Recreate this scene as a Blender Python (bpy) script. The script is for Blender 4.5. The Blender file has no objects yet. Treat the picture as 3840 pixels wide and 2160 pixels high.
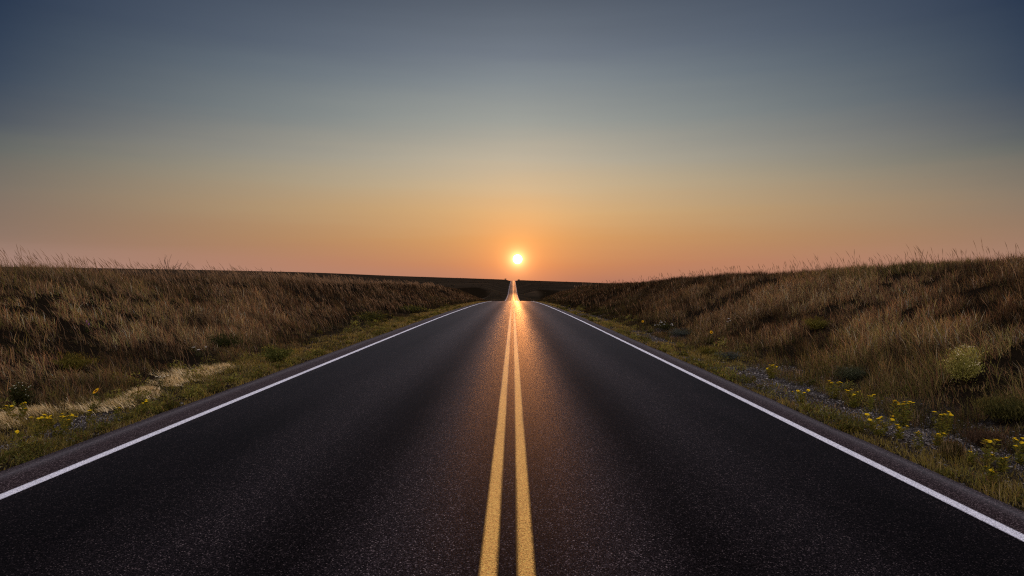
import bpy, math, random
import numpy as np

rng = np.random.default_rng(7)
random.seed(7)
sc = bpy.context.scene
C = sc.collection
CAM_H = 1.58
FPX = 2560.0            # focal length in pixels of the 3840 wide photograph (24 mm lens)
VPX, VPY = 1924.0, 1070.0

# ------------------------------------------------------------------ helpers
def tag(o, label=None, cat=None, group=None, kind=None):
    if label: o['label'] = label
    if cat: o['category'] = cat
    if group: o['group'] = group
    if kind: o['kind'] = kind
    return o

def link(name, me, mat=None, parent=None):
    o = bpy.data.objects.new(name, me)
    C.objects.link(o)
    if mat is not None and me is not None:
        me.materials.append(mat)
    if parent is not None:
        o.parent = parent
    return o

def empty(name, loc, rz=0.0, scale=1.0):
    o = bpy.data.objects.new(name, None)
    o.empty_display_size = 0.05
    o.location = loc
    o.rotation_euler = (0, 0, rz)
    o.scale = (scale, scale, scale)
    C.objects.link(o)
    return o

def mesh_np(name, v, f, tint=None, smooth=False):
    """mesh from numpy: v (n,3), f (m,3) or (m,4) of one size, tint (n,3) linear colours"""
    me = bpy.data.meshes.new(name)
    v = np.ascontiguousarray(v, dtype=np.float32)
    f = np.ascontiguousarray(f, dtype=np.int32)
    k = f.shape[1]
    me.vertices.add(len(v)); me.vertices.foreach_set('co', v.ravel())
    me.loops.add(f.size); me.loops.foreach_set('vertex_index', f.ravel())
    me.polygons.add(len(f))
    me.polygons.foreach_set('loop_start', np.arange(0, f.size, k, dtype=np.int32))
    me.polygons.foreach_set('loop_total', np.full(len(f), k, dtype=np.int32))
    if smooth:
        me.polygons.foreach_set('use_smooth', np.ones(len(f), dtype=bool))
    if tint is not None:
        a = me.attributes.new('tint', 'FLOAT_COLOR', 'POINT')
        c = np.ones((len(v), 4), dtype=np.float32); c[:, :3] = tint
        a.data.foreach_set('color', c.ravel())
    me.update(calc_edges=True)
    me.validate()
    return me

# ------------------------------------------------------------------ value noise
def _hash(ix, iy, seed):
    h = (ix.astype(np.int64) * 374761393 + iy.astype(np.int64) * 668265263 + seed * 1442695041) & 0xffffffff
    h = ((h ^ (h >> 13)) * 1274126177) & 0xffffffff
    h = h ^ (h >> 16)
    return (h & 0xffffff) / float(0xffffff)

def vnoise(x, y, seed=0):
    x = np.asarray(x, float); y = np.asarray(y, float)
    ix = np.floor(x); iy = np.floor(y)
    fx = x - ix; fy = y - iy
    fx = fx * fx * (3 - 2 * fx); fy = fy * fy * (3 - 2 * fy)
    a = _hash(ix, iy, seed); b = _hash(ix + 1, iy, seed)
    c = _hash(ix, iy + 1, seed); d = _hash(ix + 1, iy + 1, seed)
    return (a + (b - a) * fx + (c - a) * fy + (a - b - c + d) * fx * fy) * 2 - 1

def fbm(x, y, seed=0, o=3):
    s = 0; a = 1; t = 0
    for k in range(o):
        s = s + a * vnoise(x * 2 ** k, y * 2 ** k, seed + k * 17); t += a; a *= 0.5
    return s / t

def sstep(t):
    t = np.clip(t, 0, 1)
    return t * t * (3 - 2 * t)

# ------------------------------------------------------------------ terrain
def hermite(px, py):
    px = np.array(px, float); py = np.array(py, float)
    d = np.diff(py) / np.diff(px)
    m = np.zeros_like(py); m[0] = d[0]; m[-1] = d[-1]
    for i in range(1, len(py) - 1):
        m[i] = 0 if d[i - 1] * d[i] <= 0 else 2 * d[i - 1] * d[i] / (d[i - 1] + d[i])
    def f(x):
        x = np.asarray(x, float)
        i = np.clip(np.searchsorted(px, x) - 1, 0, len(px) - 2)
        h = px[i + 1] - px[i]; t = np.clip((x - px[i]) / h, 0, 1)
        t2 = t * t; t3 = t2 * t
        return ((2 * t3 - 3 * t2 + 1) * py[i] + (t3 - 2 * t2 + t) * h * m[i]
                + (-2 * t3 + 3 * t2) * py[i + 1] + (t3 - t2) * h * m[i + 1])
    return f

_pts = [(-60, -.29), (-20, -.03), (0, 0), (30, -.073), (60, -.292), (90, -.656), (120, -1.166), (140, -1.6),
        (185, -2.78), (230, -4.15), (300, -5.75), (350, -6.33), (430, -6.6), (530, -6.1), (668, -2.7),
        (894, 3.1), (1150, 8.3), (1384, 11.0), (1480, 11.1), (1700, 8.0), (3200, -30)]
road_z = hermite([p[0] for p in _pts], [p[1] for p in _pts])
XL, XR = -4.60, 3.78              # edges of the asphalt
FL, FR = -6.25, 5.12              # feet of the cut banks
XC = -0.1                         # crown of the road

def crown(x):
    return -0.02 * np.abs(x - XC)

left_top = hermite([-60, 17, 27, 36, 51, 90, 121, 150, 172, 200, 230, 300, 360, 450, 515, 550, 600],
                   [1.95, 1.93, 1.76, 1.74, 1.64, 1.50, 1.38, 1.2, .85, .05, -1.5, -6.5, -9.5, -10.2, -8.8, .1, .9])
right_top = hermite([-60, 20, 31, 49, 68, 100, 125, 148, 180, 230, 300, 360, 450, 515, 550, 600],
                    [2.0, 2.0, 1.95, 1.82, 1.62, 1.45, 1.18, .2, -1.9, -4.8, -8.0, -10.0, -10.5, -9.5, -2.0, -.6])
ridge = hermite([-1600, -800, -417, -232, -40, 0, 124, 205, 420, 1600], [46, 36, 28, 20.6, 14.2, 12.6, 8.4, 5.6, 2.5, 0])

def natural(x, y):
    yw = y + np.where(y > 380, 1, 0) * 16 * fbm(x / 70.0, y / 90.0, 5, 2) * sstep((np.abs(x) - 12) / 40) * sstep((y - 380) / 80)
    yc = np.clip(yw, -60, 600)
    w = sstep((x + 6) / 12)
    t = left_top(yc) * (1 - w) + right_top(yc) * w
    s = np.clip((y - 600) / (1384 - 600), 0, 1)
    far = t * (1 - s ** 0.85) + ridge(x) * s ** 0.85
    far = far - np.clip(y - 1384, 0, None) * 0.03
    far = far + 0.5 * fbm(x / 90, y / 120, 31, 3) * sstep((y - 600) / 200) * (1 - sstep((y - 1150) / 200))
    near_slope = -0.006 * np.clip(np.abs(x) - 15, 0, 60) * (y < 600)
    return far + near_slope

def height(x, y):
    x = np.asarray(x, float); y = np.asarray(y, float)
    wob = 0.25 * vnoise(y / 6.0, np.sign(x) * 3.0, 11)
    d = np.where(x < 0, FL + wob - x, x - FR - wob)
    e = np.where(x < 0, XL - x, x - XR)
    base = road_z(y) + np.where(e > 0, -0.05 - 0.02 * 4 - 0.02 * np.clip(e, 0, 1.5) + 0.03 * fbm(x * 1.3, y * 1.3, 3, 2) * sstep(e / .5), -0.16)
    N = natural(x, y)
    dz = N - base
    W0 = np.where(x < 0, 7.8, 5.9)
    W = np.maximum(W0, np.abs(dz) * np.where(y > 200, 4.2, 3.0))
    t = np.clip(d / W, 0, 1)
    S = 0.35 * t + 0.65 * sstep(t)
    amp = sstep(d / 1.5) * np.where(y < 330, 1, 0)
    rough = amp * (0.10 * fbm(x / 2.6, y / 3.4, 21, 2) + 0.045 * fbm(x / .8, y / .8, 23, 2) + 0.14 * fbm((x + y * .5) / 7.0, (y - x * .4) / 14.0, 41, 2) * np.sin(np.pi * np.clip(t, 0, 1)))
    z = base + dz * S + rough
    # low spoil mounds beside the road in the valley
    z = z + 5.6 * np.exp(-((x + 12.5) / 5.5) ** 2 - ((y - 470) / 34) ** 2) * sstep(d / 3.5)
    z = z + 3.0 * np.exp(-((x + 22) / 8) ** 2 - ((y - 440) / 26) ** 2) * sstep(d / 3.5)
    return z

def hit(px, py):
    """the point of the ground seen at a pixel of the photograph"""
    dx = (px - VPX) / FPX; dz = (VPY - py) / FPX
    ys = np.concatenate([np.arange(3, 40, .03), np.arange(40, 400, .2), np.arange(400, 1600, 2.0)])
    g = height(dx * ys, ys) - (CAM_H + dz * ys)
    i = int(np.argmax(g > 0)) if (g > 0).any() else len(ys) - 1
    y = float(ys[i])
    return (dx * y, y, float(height(dx * y, y)))

# ------------------------------------------------------------------ materials
def newmat(name):
    m = bpy.data.materials.new(name); m.use_nodes = True
    nt = m.node_tree; nt.nodes.clear()
    out = nt.nodes.new('ShaderNodeOutputMaterial')
    return m, nt, out

class N:
    """small node-building helper"""
    def __init__(s, nt): s.nt = nt
    def n(s, t, **kw):
        o = s.nt.nodes.new(t)
        for k, v in kw.items(): setattr(o, k, v)
        return o
    def l(s, a, b): s.nt.links.new(a, b)
    def math(s, op, a, b=None, clamp=False):
        o = s.n('ShaderNodeMath', operation=op); o.use_clamp = clamp
        for i, v in enumerate((a, b)):
            if v is None: continue
            if isinstance(v, (int, float)): o.inputs[i].default_value = v
            else: s.l(v, o.inputs[i])
        return o.outputs[0]
    def ramp(s, fac, stops, interp='LINEAR'):
        o = s.n('ShaderNodeValToRGB'); o.color_ramp.interpolation = interp
        e = o.color_ramp.elements
        while len(e) > 1: e.remove(e[-1])
        e[0].position = stops[0][0]; e[0].color = (*stops[0][1], 1)
        for p, c in stops[1:]:
            q = e.new(p); q.color = (*c, 1)
        if fac is not None: s.l(fac, o.inputs[0])
        return o.outputs[0]
    def mix(s, fac, a, b, blend='MIX'):
        o = s.n('ShaderNodeMix', data_type='RGBA', blend_type=blend)
        for i, v in ((0, fac), (6, a), (7, b)):
            if isinstance(v, (int, float)): o.inputs[i].default_value = v
            elif isinstance(v, tuple): o.inputs[i].default_value = (*v, 1)
            else: s.l(v, o.inputs[i])
        return o.outputs[2]
    def noise(s, vec, scale, detail=3, rough=.5):
        o = s.n('ShaderNodeTexNoise'); o.inputs['Scale'].default_value = scale
        o.inputs['Detail'].default_value = detail; o.inputs['Roughness'].default_value = rough
        s.l(vec, o.inputs['Vector']); return o.outputs[0]
    def scale(s, vec, k):
        o = s.n('ShaderNodeVectorMath', operation='MULTIPLY'); s.l(vec, o.inputs[0]); o.inputs[1].default_value = k
        return o.outputs[0]

def g3(v): return (v, v, v)

def mat_plant(name, trans=0.35, rough=.6, k=1.0):
    m, nt, out = newmat(name); b = N(nt)
    a = b.n('ShaderNodeVectorMath', operation='SCALE'); a.inputs['Scale'].default_value = k
    b.l(b.n('ShaderNodeAttribute', attribute_name='tint').outputs[0], a.inputs[0])
    p = b.n('ShaderNodeBsdfPrincipled'); b.l(a.outputs[0], p.inputs['Base Color'])
    p.inputs['Roughness'].default_value = rough; p.inputs['Specular IOR Level'].default_value = .05
    t = b.n('ShaderNodeBsdfTranslucent'); b.l(a.outputs[0], t.inputs[0])
    mx = b.n('ShaderNodeMixShader'); mx.inputs[0].default_value = trans
    b.l(p.outputs[0], mx.inputs[1]); b.l(t.outputs[0], mx.inputs[2]); b.l(mx.outputs[0], out.inputs[0])
    return m

def mat_plain(name, col, rough=.7, var=.25, scale=30):
    m, nt, out = newmat(name); b = N(nt)
    tc = b.n('ShaderNodeTexCoord').outputs['Object']
    f = b.noise(tc, scale, 3)
    c = b.ramp(f, [(.3, tuple(x * (1 - var) for x in col)), (.7, tuple(min(1, x * (1 + var)) for x in col))])
    p = b.n('ShaderNodeBsdfPrincipled'); b.l(c, p.inputs['Base Color']); p.inputs['Roughness'].default_value = rough
    b.l(p.outputs[0], out.inputs[0]); return m

def mat_ground():
    m, nt, out = newmat('prairie_soil'); b = N(nt)
    tc = b.n('ShaderNodeTexCoord').outputs['Object']
    cov = b.n('ShaderNodeAttribute', attribute_name='tint').outputs[0]
    sep = b.n('ShaderNodeSeparateColor'); b.l(cov, sep.inputs[0])
    n1 = b.noise(tc, .9, 5, .6); n2 = b.noise(b.scale(tc, (.012, .045, .012)), 1, 6, .62); n3 = b.noise(tc, 14, 3, .6)
    thatch = b.ramp(n3, [(.3, (.020, .014, .0105)), (.7, (.070, .047, .030))])
    patch = b.ramp(n2, [(.34, (.008, .006, .0055)), (.5, (.034, .0235, .017)), (.64, (.11, .070, .042))])
    turf = b.mix(.6, thatch, patch)
    turf = b.mix(b.ramp(n1, [(.4, g3(0)), (.65, g3(.5))]), turf, (.045, .040, .018))
    vo = b.n('ShaderNodeTexVoronoi'); vo.inputs['Scale'].default_value = 42; b.l(tc, vo.inputs['Vector'])
    gs = b.n('ShaderNodeSeparateColor'); b.l(vo.outputs['Color'], gs.inputs[0])
    grav = b.ramp(gs.outputs[0], [(0, (.020, .016, .013)), (.6, (.070, .057, .049)), (.9, (.18, .155, .14)), (1, (.36, .33, .31))])
    grav = b.mix(b.ramp(n1, [(.45, g3(0)), (.7, g3(.75))]), grav, (.06, .048, .038))
    c = b.mix(sep.outputs[0], turf, grav)
    shade_thatch = b.ramp(n3, [(.3, (.008, .006, .004)), (.7, (.022, .015, .008))])  # dark tint for painted gully shade and for thatch under the grass
    c = b.mix(sep.outputs[1], c, shade_thatch)
    pale = b.ramp(n3, [(.3, (.10, .08, .055)), (.7, (.2, .16, .11))])
    c = b.mix(sep.outputs[2], c, pale)
    p = b.n('ShaderNodeBsdfPrincipled'); b.l(c, p.inputs['Base Color'])
    c = b.mix(1.0, c, (.60, .60, .60), 'MULTIPLY'); b.l(c, p.inputs['Base Color'])
    p.inputs['Roughness'].default_value = .95; p.inputs['Specular IOR Level'].default_value = 0.0
    bp = b.n('ShaderNodeBump'); bp.inputs['Strength'].default_value = .7; bp.inputs['Distance'].default_value = .04
    b.l(b.math('ADD', n3, vo.outputs['Distance']), bp.inputs['Height']); b.l(bp.outputs[0], p.inputs['Normal'])
    b.l(p.outputs[0], out.inputs[0]); return m

def aggregate(b, tc):
    """per-stone random value and a height for a chip-seal surface"""
    vo = b.n('ShaderNodeTexVoronoi'); vo.inputs['Scale'].default_value = 150; b.l(tc, vo.inputs['Vector'])
    s = b.n('ShaderNodeSeparateColor'); b.l(vo.outputs['Color'], s.inputs[0])
    vo2 = b.n('ShaderNodeTexVoronoi'); vo2.inputs['Scale'].default_value = 210; b.l(tc, vo2.inputs['Vector'])
    s2 = b.n('ShaderNodeSeparateColor'); b.l(vo2.outputs['Color'], s2.inputs[0])
    h = b.math('ADD', b.math('MULTIPLY', vo.outputs['Distance'], -1.0), b.math('MULTIPLY', s2.outputs[1], .35))
    return s.outputs[0], s2.outputs[0], h

def rough_surface(b, out, col, rough, k, cap, h, bump):
    """diffuse with a capped sheen: coarse stone shades itself at grazing angles, so the sheen never reaches a mirror's"""
    bp = b.n('ShaderNodeBump'); bp.inputs['Strength'].default_value = bump; bp.inputs['Distance'].default_value = .006
    b.l(h, bp.inputs['Height'])
    d = b.n('ShaderNodeBsdfDiffuse'); b.l(col, d.inputs[0]); d.inputs[1].default_value = .6; b.l(bp.outputs[0], d.inputs['Normal'])
    g = b.n('ShaderNodeBsdfGlossy'); b.l(rough, g.inputs['Roughness']); b.l(bp.outputs[0], g.inputs['Normal']); g.inputs[0].default_value = (1, 1, 1, 1)
    fr = b.n('ShaderNodeFresnel'); fr.inputs[0].default_value = 1.45
    f = b.math('MINIMUM', b.math('MULTIPLY', b.math('POWER', fr.outputs[0], 1.9), k), cap)
    mx = b.n('ShaderNodeMixShader'); b.l(f, mx.inputs[0]); b.l(d.outputs[0], mx.inputs[1]); b.l(g.outputs[0], mx.inputs[2])
    b.l(mx.outputs[0], out.inputs[0])

def mat_asphalt():
    m, nt, out = newmat('asphalt'); b = N(nt)
    tc = b.n('ShaderNodeTexCoord').outputs['Object']
    sx = b.n('ShaderNodeSeparateXYZ'); b.l(tc, sx.inputs[0])
    wv = b.noise(b.scale(tc, (.25, .05, .25)), 1.0, 3)
    xw = b.math('ADD', sx.outputs[0], b.math('MULTIPLY', b.math('SUBTRACT', wv, .5), .5))
    u = b.math('DIVIDE', b.math('ADD', xw, 5.0), 10.0)
    def U(x): return (x + 5.0) / 10.0
    band = b.ramp(u, [(U(-4.2), g3(.35)), (U(-3.7), g3(.05)), (U(-2.9), g3(.08)), (U(-2.0), g3(.42)), (U(-1.3), g3(.08)), (U(-.6), g3(1)),
                      (U(-.2), g3(.6)), (U(.1), g3(.6)), (U(.5), g3(1)), (U(1.15), g3(.1)), (U(1.8), g3(.42)), (U(2.6), g3(.08)), (U(3.2), g3(.05)), (U(3.6), g3(.35))], 'EASE')
    big = b.noise(b.scale(tc, (.7, .12, .7)), 1.2, 5, .6)
    a, a2, h = aggregate(b, tc)
    stone = b.ramp(a, [(0, (.0015, .0013, .0016)), (.5, (.006, .005, .0058)), (.8, (.015, .0115, .0135)), (.90, (.038, .029, .033)), (.955, (.10, .076, .082)), (1, (.36, .28, .27))])
    stone = b.mix(.35, stone, b.ramp(a2, [(0, (.0012, .001, .0012)), (.7, (.011, .009, .010)), (1, (.12, .09, .09))]))
    k = b.math('ADD', b.math('MULTIPLY', band, .75), b.math('MULTIPLY', big, .7))
    c = b.mix(1.0, stone, b.ramp(k, [(0, g3(.09)), (.35, g3(.21)), (1, g3(1.0))]), 'MULTIPLY')
    # the shoulder outside the white lines is an older, redder chip seal
    sh = b.ramp(b.math('DIVIDE', b.math('ADD', sx.outputs[0], 5.0), 10.0),
                [(U(-4.06), g3(1)), (U(-3.98), g3(0)), (U(3.29), g3(0)), (U(3.37), g3(1))])
    stone2 = b.ramp(a, [(0, (.005, .003, .0033)), (.5, (.019, .0125, .0135)), (.85, (.046, .032, .034)), (1, (.17, .13, .13))])
    c = b.mix(sh, c, stone2)
    r = b.ramp(b.math('ADD', b.math('MULTIPLY', band, .8), b.math('MULTIPLY', big, .3)), [(0, g3(.47)), (1, g3(.385))])
    gloss_k = b.math('ADD', b.math('MULTIPLY', band, .10), .11)
    rough_surface(b, out, c, b.mix(sh, r, g3(.75)), b.mix(sh, gloss_k, g3(.07)), .24, h, .36)
    return m

def mat_paint(name, col, dark, wear, sheen):
    m, nt, out = newmat(name); b = N(nt)
    tc = b.n('ShaderNodeTexCoord').outputs['Object']
    a, a2, h = aggregate(b, tc)
    big = b.noise(b.scale(tc, (3, .35, 3)), 1.0, 4, .6)
    fine = b.noise(tc, 130, 3, .6)
    at = b.n('ShaderNodeAttribute', attribute_name='tint')     # how far across the stripe
    sep = b.n('ShaderNodeSeparateColor'); b.l(at.outputs[0], sep.inputs[0])
    edge = b.math('MULTIPLY', b.math('POWER', sep.outputs[0], 3.0), .33)
    w = b.math('ADD', b.math('ADD', b.math('MULTIPLY', fine, .75), b.math('MULTIPLY', big, .35)), edge)
    worn = b.ramp(w, [(wear, g3(0)), (wear + .14, g3(1))])
    c0 = b.ramp(a, [(0, tuple(x * .45 for x in col)), (.5, col), (1, tuple(min(.92, x * 1.35) for x in col))])
    c = b.mix(worn, c0, dark)
    v = b.n('ShaderNodeValue'); v.outputs[0].default_value = .5
    k = b.n('ShaderNodeValue'); k.outputs[0].default_value = sheen
    rough_surface(b, out, c, v.outputs[0], k.outputs[0], .22, h, .9)
    return m

M_GRASS = mat_plant('dry_grass_blades', .45, k=.70)
M_LEAF = mat_plant('plant_leaves', .35, k=.66)
M_PETAL = mat_plant('petals', .35)
M_STEM = mat_plant('plant_stems', .15, k=.66)
M_STONE = mat_plant('pebbles', 0.0, .8, k=.6)
M_GROUND = mat_ground()
M_ASPH = mat_asphalt()
M_YEL = mat_paint('yellow_road_paint', (.89, .46, .115), (.10, .055, .016), .60, .38)
M_WHT = mat_paint('white_road_paint', (.82, .83, .89), (.12, .11, .12), .66, .14)
M_STEEL = mat_plain('weathered_post', (.05, .04, .035))

# ------------------------------------------------------------------ ground sheet
def axis(start, stop, s0, grow, smax):
    v = [start]; s = s0
    while v[-1] < stop:
        v.append(v[-1] + s); s = min(s * grow, smax)
    return v
xp = axis(0, 26, .3, 1.0, .3)
xp = xp + axis(xp[-1] + .5, 1900, .5, 1.09, 60)
gx = np.array(sorted(set([-v for v in xp[1:]] + xp + [XL - .02, XL + .1, XR - .1, XR + .02])))
gy = np.array(axis(-14, 30, .4, 1.0, .4)); gy = np.concatenate([gy, np.array(axis(gy[-1] + .4, 3000, .4, 1.012, 45))])
GX, GY = np.meshgrid(gx, gy)
GZ = height(GX, GY)
v = np.stack([GX.ravel(), GY.ravel(), GZ.ravel()], 1)
nx, ny = len(gx), len(gy)
ii = (np.arange(ny - 1)[:, None] * nx + np.arange(nx - 1)[None, :]).ravel()
f = np.stack([ii, ii + 1, ii + nx + 1, ii + nx], 1)

def gravel_mask(x, y):
    e = np.where(x < 0, XL - x, x - XR)
    lo = np.where(x < 0, .55, .45); hi = np.where(x < 0, 1.9, 1.75)
    band = sstep((e - lo + .4) / .35) * (1 - sstep((e - hi) / .5))
    n = fbm(x / .9, y / 2.2, 51, 3)
    return np.clip(band * sstep((n + np.where(x < 0, -.2, .44) - .25 * sstep((y - 12) / 25)) / .4), 0, 1) * (y < 300)

grm = gravel_mask(GX, GY)
shade_thatch = sstep((GY - 395) / 30) * (1 - sstep((GY - 552 - 16 * fbm(GX / 70, GY / 90, 5, 2)) / 10)) * sstep((np.abs(GX) - 17 - 6 * fbm(GX / 9, GY / 25, 8)) / 8)  # shade of the valley gullies and scarp, painted into the ground colour
pale = np.exp(-((GX + 20 + (GY - 440) * -.16) / 2.0) ** 2) * sstep((GY - 415) / 12) * (1 - sstep((GY - 478) / 10)) * .7
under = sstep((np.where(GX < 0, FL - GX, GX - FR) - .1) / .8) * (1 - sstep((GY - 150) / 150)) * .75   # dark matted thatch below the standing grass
shade_thatch = np.maximum(shade_thatch, under)
shade_thatch = shade_thatch * (1 - pale) * (1 - np.exp(-((GX + 13) / 8) ** 2 - ((GY - 468) / 40) ** 2))
tint = np.stack([grm.ravel(), shade_thatch.ravel(), pale.ravel()], 1)
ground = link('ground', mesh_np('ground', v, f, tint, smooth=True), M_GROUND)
tag(ground, kind='structure')

# ------------------------------------------------------------------ road
ry = np.array(axis(-12, 200, 1.0, 1.0, 1)); ry = np.concatenate([ry, np.array(axis(ry[-1] + 1, 2300, 1, 1.03, 12))])
def strip(name, xs, dzs, mat, parent=None, jitter=0.0, tints=None, seed=0):
    n = len(xs)
    X = np.repeat(np.array(xs)[None, :], len(ry), 0).astype(float)
    if jitter:
        X[:, :2] += jitter * fbm(ry / 1.7, ry * 0 + 1, seed + 61, 3)[:, None]
        X[:, -2:] += jitter * fbm(ry / 1.7, ry * 0 + 9, seed + 62, 3)[:, None]
    Y = np.repeat(ry[:, None], n, 1)
    Z = road_z(Y) + crown(X) + np.array(dzs)[None, :]
    vv = np.stack([X.ravel(), Y.ravel(), Z.ravel()], 1)
    i0 = (np.arange(len(ry) - 1)[:, None] * n + np.arange(n - 1)[None, :]).ravel()
    ff = np.stack([i0, i0 + 1, i0 + n + 1, i0 + n], 1)
    tt = None
    if tints is not None:
        tt = np.repeat(np.array(tints)[None, :], len(ry), 0).ravel()
        tt = np.stack([tt, tt, tt], 1)
    return link(name, mesh_np(name, vv, ff, tt), mat, parent)

xs = [XL - .05, XL] + list(np.linspace(XL + .3, XC, 8)) + list(np.linspace(XC, XR - .3, 8))[1:] + [XR, XR + .05]
road = strip('road', xs, [-.12] + [0] * (len(xs) - 2) + [-.12], M_ASPH, jitter=.05)
tag(road, kind='structure')
def line(name, xc, half, mat, label):
    xx = [xc - half, xc - half * .55, xc, xc + half * .55, xc + half]
    o = strip(name, xx, [.004] * 5, mat, road, tints=[1, .45, 0, .45, 1])
    o['label'] = label
line('yellow_line', -.137, .056, M_YEL, 'left one of the double solid yellow centre lines')
line('yellow_line', .072, .056, M_YEL, 'right one of the double solid yellow centre lines')
line('white_line', -4.02, .060, M_WHT, 'solid white edge line on the left side of the road')
line('white_line', 3.33, .056, M_WHT, 'solid white edge line on the right side of the road')

# ------------------------------------------------------------------ grass
PAL = np.array([(.42, .275, .115), (.27, .155, .070), (.21, .105, .052), (.185, .155, .042), (.050, .036, .023), (.50, .385, .25)])

def blades(P, h, w, lean, pal_w, seed, curve=.6, fan=.42, tone=None):
    """numpy grass: P (n,3) roots, h heights, w widths, lean (n,3) offset of the tip per height"""
    n = len(P)
    r = np.random.default_rng(seed)
    az = r.uniform(0, 2 * np.pi, n)
    ax = np.stack([np.cos(az) * .6 + .4 * np.sign(r.uniform(-1, 1, n)), np.sin(az) * .6, np.zeros(n)], 1)
    ax /= np.linalg.norm(ax, axis=1)[:, None]
    jit = np.stack([r.normal(0, fan, n), r.normal(0, fan, n), np.zeros(n)], 1)
    tip = (lean + jit) * h[:, None]
    ln = np.clip(np.linalg.norm(tip, axis=1) / h, 0, .93)
    tz = h * np.sqrt(1 - ln ** 2)
    mid = P + tip * (curve * .45); mid[:, 2] += tz * .6
    top = P + tip; top[:, 2] += tz
    hw = (w * .5)[:, None]
    V = np.stack([P - ax * hw, P + ax * hw, mid - ax * hw * .75, mid + ax * hw * .75, top], 1).reshape(-1, 3)
    k = np.arange(n)[:, None] * 5
    F = np.concatenate([k + np.array([0, 1, 3]), k + np.array([0, 3, 2]), k + np.array([2, 3, 4])], 0)
    pick = np.array([r.choice(len(PAL), p=pal_w / pal_w.sum()) for _ in range(0)])
    cum = np.cumsum(pal_w, axis=1) / pal_w.sum(1)[:, None] if pal_w.ndim == 2 else np.repeat((np.cumsum(pal_w) / pal_w.sum())[None], n, 0)
    idx = np.clip((r.uniform(0, 1, n)[:, None] > cum).sum(1), 0, len(PAL) - 1)
    col = PAL[idx] * r.uniform(.65, 1.35, n)[:, None]
    if tone is not None: col = np.clip(col * tone[:, None], 0, .8)
    return V, F, np.repeat(col, 5, 0)

def stalks(P, h, w, lean, col, seed, head=True):
    """thin stems bending with the wind, each with a slim seed head"""
    n = len(P); r = np.random.default_rng(seed)
    lv = lean + np.stack([r.normal(0, .13, n), r.normal(0, .13, n), np.zeros(n)], 1)
    Vs = []; fr = [0, .3, .55, .78, 1.0, 1.0]
    wd = [1, .8, .65, 2.2, .25]
    rows = []
    ts = [0, .35, .68, .86, 1.0]
    for t, k in zip(ts, wd if head else [1, .8, .6, .4, .2]):
        c = P + lv * (h * t ** 1.8)[:, None] * .9; c[:, 2] += h * t * (1 - .12 * t)
        rows.append((c, k))
    ax = np.array([1.0, 0, 0])[None, :]
    V = []
    for c, k in rows:
        V += [c - ax * (w * .5 * k)[:, None], c + ax * (w * .5 * k)[:, None]]
    V = np.stack(V, 1).reshape(-1, 3)
    k = np.arange(n)[:, None] * 10
    F = np.concatenate([k + np.array(q) for j in range(4) for q in ([2 * j, 2 * j + 1, 2 * j + 3], [2 * j, 2 * j + 3, 2 * j + 2])], 0)
    c = np.array(col)[None] * r.uniform(.6, 1.3, n)[:, None]
    return V, F, np.repeat(c, 10, 0)

def merge(parts):
    V = []; F = []; T = []; o = 0
    for a, b_, c in parts:
        V.append(a); F.append(b_ + o); T.append(c); o += len(a)
    return np.concatenate(V), np.concatenate(F), np.concatenate(T)

def bank_points(side, y0, y1, dens, d0, d1, r):
    """random roots on one bank; d is the distance beyond the foot of the bank"""
    area = (y1 - y0) * (d1 - d0); n = int(area * dens)
    y = r.uniform(y0, y1, n); d = r.uniform(d0, d1, n)
    x = FL - d if side < 0 else FR + d
    keep = np.abs(x) < .86 * y + 1.5
    x = x[keep]; y = y[keep]
    return x, y, height(x, y)

ZONES = []
for px, py, wpx in ((3606, 1440, 130), (3065, 1240, 82), (1040, 1362, 118), (275, 1392, 140), (3770, 1590, 200), (3190, 1430, 120), (2548, 1262, 92),
                    (2735, 1352, 95), (2655, 1334, 78), (845, 1305, 120), (70, 1530, 74), (2490, 1240, 78), (372, 1532, 30), (2668, 1292, 24), (640, 1034, 120), (603, 1450, 60),
                    (748, 1340, 50), (325, 1250, 30), (2735, 1245, 30), (1398, 1208, 110), (1545, 1172, 80)):
    q = hit(px, py); ZONES.append((q[0], q[1], wpx / FPX * q[1] * .5))
def clearing(x, y):
    """height factor of the grass: none under a plant, low just in front of it"""
    k = np.ones(len(x))
    for cx, cy, rad in ZONES:
        dd = np.hypot(x - cx, y - cy)
        L = math.hypot(cx, cy); ux, uy = -cx / L, -cy / L
        al = (x - cx) * ux + (y - cy) * uy; ac = np.abs((x - cx) * uy - (y - cy) * ux)
        k = np.where((al > 0) & (al < 1.1) & (ac < rad * 1.05), np.minimum(k, .3 + .35 * al), k)
        k = np.where(dd < rad * .85, 0.0, k)
    return k

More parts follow.
